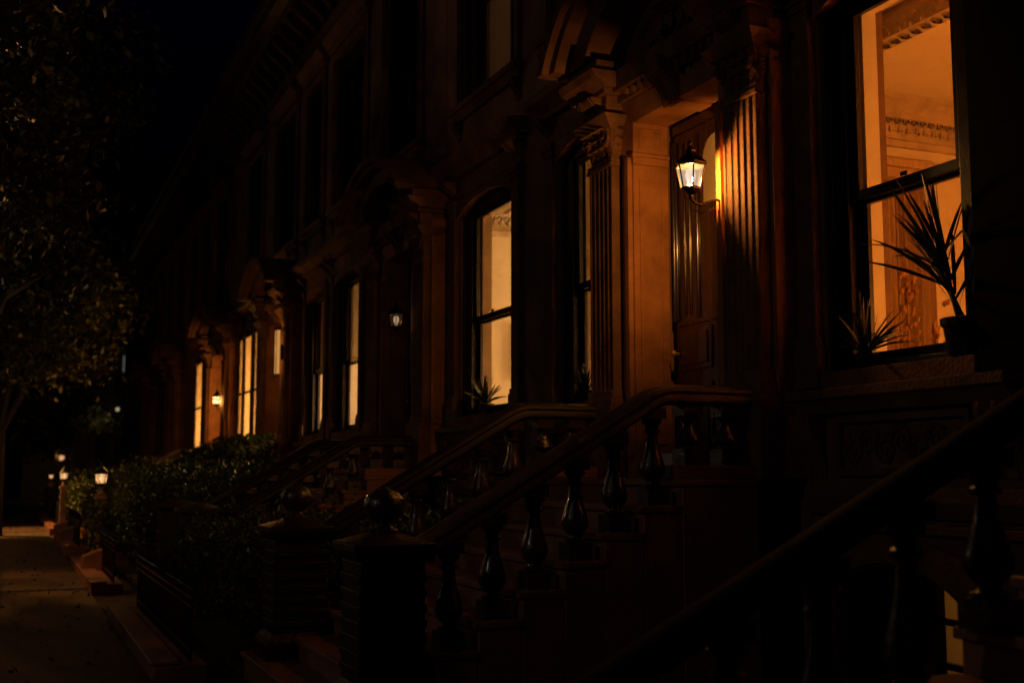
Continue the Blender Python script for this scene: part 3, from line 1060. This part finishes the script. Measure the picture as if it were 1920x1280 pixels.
# ------------------------------------------------------------------ lanterns on the door jambs
def lantern_body(t, x, y, z, k, glass, bulb):
    """six-sided tapering lantern hanging on (x,y), glass centre at z, k = scale"""
    n = 6
    def ring(r, zz, a0=.2):
        return [(x + r * k * math.cos(a0 + i * math.pi / 3), y + r * k * math.sin(a0 + i * math.pi / 3), z + zz * k) for i in range(n)]
    r0, r1 = ring(.092, -.105), ring(.138, .105)
    fr = MB()
    for i in range(n):
        fr.tube([r0[i], r1[i]], .008 * k, 6)
        fr.tube([r0[i], r0[(i + 1) % n]], .009 * k, 6)
        fr.tube([r1[i], r1[(i + 1) % n]], .011 * k, 6)
    fr.build('lantern_frame', M['iron'], t)
    ro = MB()
    prof = [(.16, .11), (.168, .125), (.135, .15), (.10, .185), (.06, .215), (.045, .24), (.055, .25), (.03, .27), (.012, .30), (.02, .32), (.005, .36)]
    rings = [ring(a, b_) for a, b_ in prof]
    ro.add([p for q in rings for p in q], [(i * n + j, i * n + (j + 1) % n, (i + 1) * n + (j + 1) % n, (i + 1) * n + j) for i in range(len(prof) - 1) for j in range(n)] + [tuple(range(n))])
    ro.build('lantern_roof', M['iron'], t, smooth=0)
    bs = MB()
    prof = [(.098, -.11), (.104, -.122), (.06, -.15), (.022, -.17), (.028, -.19), (.008, -.22)]
    rings = [ring(a, b_) for a, b_ in prof]
    bs.add([p for q in rings for p in q], [(i * n + j, i * n + (j + 1) % n, (i + 1) * n + (j + 1) % n, (i + 1) * n + j) for i in range(len(prof) - 1) for j in range(n)] + [tuple(range(n))])
    bs.build('lantern_base', M['iron'], t, smooth=0)
    g0, g1 = ring(.088, -.10), ring(.132, .10)
    for i in range(n):
        j = (i + 1) % n
        MB().add([g0[i], g0[j], g1[j], g1[i]], [(0, 1, 2, 3)]).build('lantern_pane', M[glass], t, fix=False, smooth=0)
    bb = MB()
    bb.lathe(x, y, [(.02 * k, -.09 * k), (.02 * k, -.06 * k), (.045 * k, -.02 * k), (.05 * k, .02 * k), (.04 * k, .06 * k), (.012 * k, .08 * k)], 14, z)
    bb.build('bulb', M[bulb], t, smooth=60)

def wall_lantern(x, y, z, xj, yj, label, power, glass='lampglass', bulb='bulb', k=1.0):
    t = thing('wall_lantern', (xj, yj, z - .3), label, 'lantern', 'lanterns beside the doors')
    lantern_body(t, x, y, z, k, glass, bulb)
    b = MB()
    path = []
    for i in range(13):
        q = i / 12
        path.append((xj + (x - xj) * q, yj + (y - yj) * q, z - .24 * k + .04 * k * math.sin(q * math.pi * 2) + .03 * k * q))
    b.tube(path, .013 * k, 8)
    b.tube([(x, y, z - .2 * k), (x, y, z - .3 * k), (x + (xj - x) * .3, y + (yj - y) * .3, z - .33 * k), (x + (xj - x) * .8, y, z - .27 * k)], .007 * k, 6)
    b.box(xj - .02, xj + .006, yj - .045, yj + .045, z - .36 * k, z - .14 * k)
    b.build('bracket', M['iron'], t)
    if power:
        point((x, y, z - .02 * k), power, WARM, .03)
    return t
wall_lantern(4.94, 7.90, 4.05, 5.245, 7.88, 'brightly lit glass wall lantern on its bracket beside the tall orange doorway', 490, k=.86)
wall_lantern(4.97, 15.76, 3.83, 5.245, 15.74, 'dim wall lantern, mostly dark glass, beside the door of the dark house', .9, 'lampglass2', 'bulb2', k=.82)
wall_lantern(5.08, 31.86, 3.60, 5.245, 31.8, 'tiny bright wall lantern far down the row at the glowing doorway', 800, k=.9)

t = thing('wall_lantern', (5.07, 23.95, 3.7), 'tall slim amber wall lantern on the doorway pilaster between pale and orange windows', 'lantern', 'lanterns beside the doors')
b = MB()
for (ya, yb, za, zb) in ((23.84, 24.06, 3.66, 3.70), (23.84, 24.06, 4.60, 4.66), (23.84, 23.855, 3.70, 4.60), (24.045, 24.06, 3.70, 4.60)):
    if zb - za > .5:
        b.box(4.96, 4.972, ya, yb, za, zb)
        b.box(5.048, 5.06, ya, yb, za, zb)
    else:
        b.box(4.96, 5.06, ya, yb, za, zb)
b.box(5.05, 5.12, 23.87, 24.03, 4.0, 4.3)
b.build('lantern_frame', M['iron'], t)
MB().box(4.975, 5.045, 23.865, 24.035, 3.705, 4.595).build('lantern_glass', M['amber'], t)
point((4.80, 24.05, 4.2), 16, WARM, .08)

# ------------------------------------------------------------------ post lamps, ivy
def leaf_cloud(pts, size, nrm=None, name='foliage', m=None, parent=None, root=None, droop=.0):
    n = len(pts)
    d = rng.normal(size=(n, 3))
    if nrm is not None:
        d = d * .6 + nrm
    d /= np.linalg.norm(d, axis=1)[:, None]
    a = np.cross(d, rng.normal(size=(n, 3)))
    a /= np.linalg.norm(a, axis=1)[:, None] + 1e-9
    b = np.cross(d, a)
    sz = size * rng.uniform(.55, 1.25, n)[:, None]
    v = np.empty((n, 4, 3))
    v[:, 0] = pts - a * sz
    v[:, 1] = pts + b * sz * .48 + d * sz * .12
    v[:, 2] = pts + a * sz
    v[:, 3] = pts - b * sz * .48 + d * sz * .12
    off = np.array(parent.location if parent is not None else (root if root is not None else (0, 0, 0)))
    if parent is not None and parent.parent is not None:
        off = off + np.array(parent.parent.location)
    v = v.reshape(-1, 3) - off
    me = bpy.data.meshes.new(name)
    me.vertices.add(4 * n)
    me.vertices.foreach_set('co', v.ravel())
    me.loops.add(4 * n)
    me.loops.foreach_set('vertex_index', np.arange(4 * n, dtype=np.int32))
    me.polygons.add(n)
    me.polygons.foreach_set('loop_start', np.arange(0, 4 * n, 4, dtype=np.int32))
    me.update(calc_edges=True)
    me.validate()
    me.materials.append(m)
    o = bpy.data.objects.new(name, me)
    col.objects.link(o)
    if parent is not None:
        o.parent = parent
    elif root is not None:
        o.location = root
    return o

def post_lamp(x, y, label, power, k=1.0, hp=1.40):
    t = thing('post_lamp', (x, y, 0), label, 'lamp post', 'lit lamp posts along the pavement')
    b = MB()
    b.box(x - .14, x + .14, y - .14, y + .14, 0, .22)
    b.box(x - .08, x + .08, y - .08, y + .08, .22, hp - .16)
    b.box(x - .105, x + .105, y - .105, y + .105, hp - .16, hp - .12)
    b.box(x - .09, x + .09, y - .09, y + .09, hp - .12, hp - .07)
    b.lathe(x, y, [(.06, 0), (.05, .02), (.03, .05), (.028, .09), (.05, .11), (.05, .13)], 12, hp - .07)
    b.build('post', M['post'], t, bevel=.006)
    z = hp + .24 * k
    lantern_body(t, x, y, z, k, 'postglass', 'postbulb')
    point((x, y, z), power * 2.2, (1, .42, .1), .04)
    return t
post_lamp(1.5, 21.4, 'nearest lit lamp post, its slim pier overgrown with ivy beside the pavement', 12, .8)
post_lamp(1.5, 35.7, 'second lit lamp post, smaller and further along the pavement than the ivy-clad one', 12, .82)
post_lamp(1.52, 46.6, 'farthest tiny lamp post glowing dull orange above pale flowers', 2.5, .6)

pts = []
for k in range(900):
    a = rng.uniform(0, 2 * np.pi)
    z = rng.uniform(.0, 1.2)
    r = .10 + abs(rng.normal(0, .035)) + .12 * max(0, .5 - abs(z - .75)) * rng.uniform(0, 1)
    pts.append((1.5 + r * np.cos(a) * 1.1, 21.4 + r * np.sin(a) * 1.1, z))
o = leaf_cloud(np.array(pts), .05, None, 'ivy', M['ivy'], root=(1.5, 21.4, 0))
tag(o, 'leafy ivy climbing the pier of the nearest lit lamp post', 'ivy')
pts = np.stack([rng.normal(1.42, .18, 500), rng.normal(45.6, .4, 500), rng.uniform(.3, 1.2, 500)], 1)
tag(leaf_cloud(pts, .07, None, 'flowering_shrub', M['ivy'], root=(1.42, 45.6, 0)), 'small pale flowering shrub under the farthest lamp post', 'shrub')

# ------------------------------------------------------------------ garden kerbs and iron fences
def garden_wall(a, b_, label):
    o = MB()
    o.box(1.175, 1.62, a, b_, -.1, .11)
    o.box(1.16, 1.40, a, b_, .11, .15)
    return tag(o.build('garden_kerb', M['step'], None, bevel=.015, root=(1.4, (a + b_) / 2, 0)), label, 'kerb', 'low stone kerbs edging the front gardens')
def fence(a, b_, label):
    t = thing('iron_fence', (1.5, (a + b_) / 2, .11), label, 'fence', 'low iron fences of the front gardens')
    r_ = MB()
    for z in (.2, .56, .63):
        r_.box(1.485, 1.515, a, b_, z, z + .022)
    r_.build('rails', M['iron'], t)
    n = int((b_ - a) / .11)
    n = min(n, 100)
    pm = MB()
    pm.box(-.007, .007, -.007, .007, 0, .58)
    pm.lathe(0, 0, [(.007, .58), (.02, .6), (.008, .615), (.018, .635), (.012, .67), (.002, .72)], 6)
    po = None
    for k in range(n):
        if po is None:
            po = pm.build('picket', M['iron'], None)
            o = po
        else:
            o = po.copy()
            col.objects.link(o)
        o.parent = t
        o.location = (0, a + (b_ - a) * (k + .5) / n - (a + b_) / 2, 0)
gl = ['foreground garden beside the big bright doorway', 'garden before the two pale shaded windows', 'garden past the first lit lamp post', 'garden before the glowing orange doorway', 'garden nearest the farthest lamp post']
segs = [(10.35, 14.9), (18.1, 23.6), (26.9, 32.3), (35.6, 40.9), (44.3, 49.5)]
for (a, b_), l in zip(segs, gl):
    fence(a, b_, 'low black iron fence with spear tips edging the ' + l)
    garden_wall(a - .1, b_ + .1, 'low brown stone kerb under the iron fence of the ' + l)
garden_wall(3.9, 7.0, 'unfenced brown stone kerb between the two nearest stoops')
# sloped cheek blocks of the next gates
for y, l in ((18.3, 'before the nearest lit lamp post'), (27.2, 'beyond the nearest lit lamp post'), (30.5, 'under the second lit lamp post')):
    o = MB()
    o.prism([(1.19, .11), (1.19, .34), (1.62, .5), (1.62, .11)], 'y', y + 2.2, y + 2.6)
    tag(o.build('stone_block', M['step'], None, bevel=.015, root=(1.4, y + 2.4, .11)), 'sloped brown stone block at the pavement edge ' + l, 'stone block', 'sloped stone blocks by the garden gates')

# ------------------------------------------------------------------ hedges
def hedge(a, b_, x0, x1, zt, n, label, size=.045):
    u = rng.uniform(size=(n, 3))
    y = a + (b_ - a) * u[:, 0]
    x = x0 + (x1 - x0) * u[:, 1]
    top = zt * (.72 + .2 * np.sin(y * 2.1 + x * 1.7) * .5 + .28 * np.sin(y * .9 + 1 + x) * .5) + .25 * (x - x0) / (x1 - x0)
    z = top * (1 - np.abs(rng.normal(0, .32, n)))
    sh = np.where(rng.uniform(size=n) < .06, rng.uniform(0, .3, n), 0)
    z = np.clip(z + sh, .02, None)
    p = np.stack([x + rng.normal(0, .05, n), y + rng.normal(0, .05, n), z], 1)
    o = leaf_cloud(p, size, None, 'hedge', M['hedge'], root=((x0 + x1) / 2, (a + b_) / 2, 0))
    tag(o, label, 'hedge', 'hedges in the front gardens')
hedge(10.9, 15.0, 1.9, 4.9, 1.45, 20000, 'dark hedge beside the lantern-lit stoop, a few leaf tips catching light', .04)
hedge(18.3, 23.6, 1.75, 4.9, 1.95, 26000, 'tall dark hedge below the two pale shaded windows')
hedge(26.9, 31.2, 1.75, 4.9, 2.0, 15000, 'hedge just behind the ivy-clad lamp post, its edge lit warm')
hedge(35.0, 40.8, 1.75, 4.9, 1.9, 13000, 'hedge behind the second lamp post', .06)
hedge(44.3, 49.4, 1.75, 4.9, 1.7, 9000, 'farthest hedge, behind the flowering shrub', .07)
m_ = 7000
u = rng.uniform(size=m_)
pts = np.stack([2.0 + 3.0 * u, np.where(rng.uniform(size=m_) < .6, 24.1, 26.4) + rng.normal(0, .14, m_),
                np.clip(1.02 + .59 * 3.0 * np.minimum(u, .75) + .12 - np.abs(rng.normal(0, .35, m_)), .05, None)], 1)
tag(leaf_cloud(pts, .05, None, 'ivy', M['hedge'], root=(3.5, 25.2, 0)), 'dense dark ivy smothering the handrails of the stoop beyond the nearest lamp post', 'ivy')

# ------------------------------------------------------------------ potted plants on window sills
def spiky_plant(x, y, z, label, hh, n, lean=(0, 0), pot=(.12, .2), wd=.016, stem=0, sz=1, zmin=.1):
    t = thing('potted_plant', (x, y, z), label, 'potted plant', 'spiky pot plants on the window sills')
    p = MB()
    pr, ph = pot
    p.lathe(x, y, [(pr * .68, 0), (pr * .74, ph * .1), (pr * .92, ph * .75), (pr * 1.05, ph * .8), (pr * 1.08, ph * .97), (pr * .95, ph), (pr * .85, ph * .93)], 18, z)
    p.build('pot', M['pot'], t)
    l = MB()
    for k in range(n):
        az = random.uniform(0, 2 * math.pi)
        el = random.uniform(zmin, 1.0)
        L = hh * random.uniform(.6, 1.05)
        dx, dy = math.cos(az) * (1 - el) * .9 + lean[0], math.sin(az) * (1 - el) + lean[1]
        b0 = Vector((x + random.uniform(-.02, .02), y + random.uniform(-.02, .02), z + ph + stem * random.uniform(.2, 1)))
        if stem:
            b0 += Vector((lean[0], lean[1], 0)) * (b0.z - z - ph) * .8
        d = Vector((dx, dy, .35 + el)).normalized()
        dr = random.uniform(.1, .45) * (1.1 - el)
        path = [b0 + d * L * q - Vector((0, 0, 1)) * dr * L * q * q for q in (0, .2, .45, .7, .88, 1)]
        side = d.cross(Vector((random.uniform(-1, 1), random.uniform(-1, 1), .3)))
        l.strip(path, [wd * .5, wd * .9, wd, wd * .8, wd * .45, .001], side)
    if stem:
        for q in range(3):
            l.tube([(x + .02 * q, y, z + ph * .8), (x + lean[0] * stem * .8, y + lean[1] * stem * .8 + .03 * q, z + ph + stem)], [.02, .012], 6)
    l.build('leaves', M['spike'], t, fix=False, smooth=0)
    return t
spiky_plant(5.50, 5.64, 2.42, 'large thin-leaved plant with sword leaves leaning across the big lit window', .82, 46, (-.03, .42), (.12, .25), .0135, .42, zmin=.25)
spiky_plant(5.50, 6.55, 2.42, 'small spiky plant low in the corner of the big lit window', .5, 46, (0, -.08), (.09, .1), .009)
spiky_plant(5.53, 13.75, 2.42, 'bushy spiky plant on the sill of the bright cream-lit window', .42, 60, (0, 0), (.11, .14), .013)
spiky_plant(5.5, 10.9, 2.42, 'short plant on the sill of the narrow lit window left of the pilaster', .32, 40, (0, 0), (.10, .13), .013)

# folded paper on the landing
o = MB()
for k in range(5):
    o.prism([(5.12 + .012 * k, 1.66), (5.128 + .012 * k, 1.66), (5.168 + .012 * k, 1.86 - .004 * k), (5.16 + .012 * k, 1.86 - .004 * k)], 'y', 8.50 + .006 * k, 8.80 - .004 * k)
o.box(5.115, 5.18, 8.51, 8.79, 1.657, 1.662)
tag(o.build('folded_newspaper', M['paper'], None, root=(5.1, 8.64, 1.655)), 'pale folded newspaper propped on the stoop landing before the bright doorway', 'newspaper')

# ------------------------------------------------------------------ trees
def tree(x, y, hh, crown, n, leaf, label, tr=.2, seed=1):
    rs = random.Random(seed)
    t = thing('street_tree', (x, y, 0), label, 'tree', 'street trees along the kerb')
    b = MB()
    trunk = [(x, y, -.1), (x + .03, y, .4), (x + .05, y + .05, hh * .3), (x + .1, y + .1, hh * .55), (x + .15, y, hh * .8)]
    b.tube(trunk, [tr * 1.35, tr, tr * .85, tr * .6, tr * .3], 12)
    cl = []
    for (cx, cy, cz, rx, ry, rz) in crown:
        b.tube([trunk[2], ((trunk[2][0] + cx) / 2, (trunk[2][1] + cy) / 2, (trunk[2][2] + cz) / 2 + .5), (cx, cy, cz)], [tr * .5, tr * .3, tr * .1], 7)
        m = max(8, int(26 * (rx * ry * rz) ** .45))
        for k in range(m):
            u = np.array([rs.gauss(0, 1), rs.gauss(0, 1), rs.gauss(0, 1)])
            u = u / np.linalg.norm(u) * rs.uniform(.45, 1.0)
            c = np.array([cx + u[0] * rx, cy + u[1] * ry, cz + u[2] * rz])
            cl.append((c, rs.uniform(.25, .6) * min(1, rx * .5)))
            if k % 4 == 0:
                b.tube([(cx, cy, cz), tuple((np.array([cx, cy, cz]) + c) / 2 + np.array([0, 0, .15])), tuple(c)], [tr * .1, tr * .06, .008], 5)
    b.build('trunk', M['bark'], t)
    per = n // len(cl)
    P = []
    for c, r in cl:
        q = rng.normal(size=(per, 3)) * r * np.array([.75, .75, .5])
        q[:, 2] -= .25 * np.linalg.norm(q[:, :2], axis=1)
        P.append(c + q)
    leaf_cloud(np.concatenate(P), leaf, None, 'crown', M['leaf'], t)
tree(-.75, 15.2, 8, [(-.7, 17.5, 5.6, 1.6, 2.2, 1.2), (-.3, 19.5, 6.4, 1.5, 2.2, 1.3), (-1.6, 15, 7.5, 2.2, 2.5, 1.6), (.4, 20.5, 4.9, .8, 1.4, .7)], 17000, .085,
     'nearest street tree, only its lamplit orange-tinged boughs reaching in overhead', .2, 3)
tree(-.3, 35, 9, [(.6, 34, 5.2, 2.0, 2.5, 1.3), (.2, 36, 7.6, 2.8, 3, 2.0), (1.9, 33, 6.4, 1.5, 2, 1.2), (-1, 31, 9.5, 2.5, 3, 2.2), (1.0, 30, 11.5, 2.2, 3, 1.8)], 26000, .11,
     'full dark green street tree with its trunk at the left picture edge', .22, 5)
tree(-.7, 50, 9, [(.5, 49, 4.2, 2.0, 2.5, 1.6), (.8, 51, 7.0, 2.8, 3, 2.2), (2.3, 49, 8.5, 2, 3, 2), (0, 50, 11, 3, 3, 2.4)], 18000, .14,
     'third street tree, its low dark boughs hanging over the pavement', .2, 8)
tree(-.6, 64, 9, [(1.0, 63, 4.4, 2.2, 2.5, 1.8), (.4, 65, 7.6, 3.2, 3, 2.4), (2.6, 64, 10, 2.6, 3, 2.2)], 13000, .18,
     'farthest street tree, near the cross street', .2, 11)

n_ = 420
pts = np.stack([np.clip(rng.beta(2.2, 1.2, n_) * 2.0 - .84, -.8, 1.15), rng.uniform(6, 60, n_), rng.uniform(.006, .02, n_)], 1)
tag(leaf_cloud(pts, .045, np.array([0, 0, 1.6]), 'fallen_leaves', M['leaf'], root=(0, 20, 0)), kind='stuff')

tree(4.7, 86.4, 5, [(4.6, 86, 5.9, 1.5, 1.2, 1.0), (6.3, 86.2, 5.2, 1.4, 1.0, .8)], 3500, .16,
     'small tree faintly lit by the two round lights of the far block', .12, 21)

# ------------------------------------------------------------------ sodium street lamps standing at the kerb
def street_lamp(x, y, z, power, label, glow):
    t = thing('street_lamp', (x, y, 0), label, 'street lamp', 'tall street lamps at the kerb')
    b = MB()
    b.lathe(x, y, [(.16, 0), (.16, .25), (.1, .35), (.075, .5), (.06, z - .6), (.05, z)], 14)
    b.build('pole', M['galv'], t)
    a = MB()
    a.tube([(x, y, z - .1), (x + .03, y, z + .25), (x - .3, y, z + .45), (x - .9, y, z + .5)], [.04, .035, .03, .03], 8)
    a.build('arm', M['galv'], t)
    hd = MB()
    hd.taper((x - 1.35, x - .85, y - .12, y + .12), z + .44, (x - 1.2, x - .9, y - .06, y + .06), z + .58)
    hd.build('lamp_head', M['galv'], t, bevel=.02)
    g = MB()
    g.lathe(x - 1.1, y, [(.03, -.09), (.08, -.06), (.10, 0)], 14, z + .43)
    g.build('lamp_glass', M['bulb'], t)
    d = bpy.data.lights.new('lamp_light', 'SPOT')
    d.energy = power
    d.color = (1, .41, .09)
    d.spot_size = R(66)
    d.spot_blend = .6
    d.shadow_soft_size = .1
    o = bpy.data.objects.new('lamp_light', d)
    o.location = (x - 1.1, y, z + .28)
    o.rotation_euler = (0, R(-22), 0)
    col.objects.link(o)
    point((x - 1.1, y, z + .2), glow, (1, .41, .09), .1)
street_lamp(-.93, 18.6, 6.2, 800, 'tall sodium street lamp just outside the left edge, lighting the nearest boughs', 95)
street_lamp(-.93, 37, 5.2, 2800, 'second sodium street lamp behind the leafy trees, lighting the far pavement', 45)

def opposite_lamp(x, y, z, power, label):
    t = thing('street_lamp', (x, y, -.15), label, 'street lamp', 'tall street lamps at the kerb')
    b = MB()
    b.lathe(x, y, [(.16, -.15), (.16, .25), (.1, .35), (.075, .5), (.06, z - .6), (.05, z)], 14)
    b.build('pole', M['galv'], t)
    MB().lathe(x, y, [(.16, .52), (.18, .5), (.2, .56), (.1, .66), (.02, .7)], 14, z).build('lamp_head', M['galv'], t)
    MB().lathe(x, y, [(.06, 0), (.12, .06), (.17, .3), (.16, .51)], 14, z).build('lamp_glass', M['lampglass'], t)
    point((x, y, z + .25), power, (1, .76, .57), .14)
opposite_lamp(-8.6, 25, 6.4, 400, 'lamp standing across the road, facing the dark upper storeys of the row')
opposite_lamp(-8.6, 4.5, 6.4, 330, 'lamp standing across the road nearest the viewer, beyond the left picture edge')

# ------------------------------------------------------------------ far end of the street
fb = thing('apartment_building', (12, 96, 0), 'faint block across the far cross street with two small round lights', 'building')
MB().box(1, 30, 90, 102, -.2, 16).build('wall', M['brickfar'], fb)
b = MB()
b.box(2.5, 9.5, 89.0, 90, 4.5, 4.9)
b.prism([(88.6, 4.9), (90, 4.9), (90, 5.6)], 'x', 2.5, 9.5)
b.build('canopy', M['brickfar'], fb)
for x in (5.86, 7.16):
    MB().lathe(x, 88.9, [(.05, 0), (.13, .06), (.15, .2), (.08, .3)], 12, 6.05).build('globe_lamp', M['farlight'], fb)
MB().box(7.5, 8.1, 89.95, 89.98, 9.0, 10.2).build('window', M['farwin'], fb)
for k in range(5):
    MB().box(3.2 + 1.3 * k, 4.1 + 1.3 * k, 89.9, 89.99, 1.2, 4.1).build('shop_window', M['glass'], fb)
point((5.9, 84.6, 5.2), 20, (1, .72, .36), .3)
point((3.8, 84, 2.8), 20, (1, .5, .25), .2)
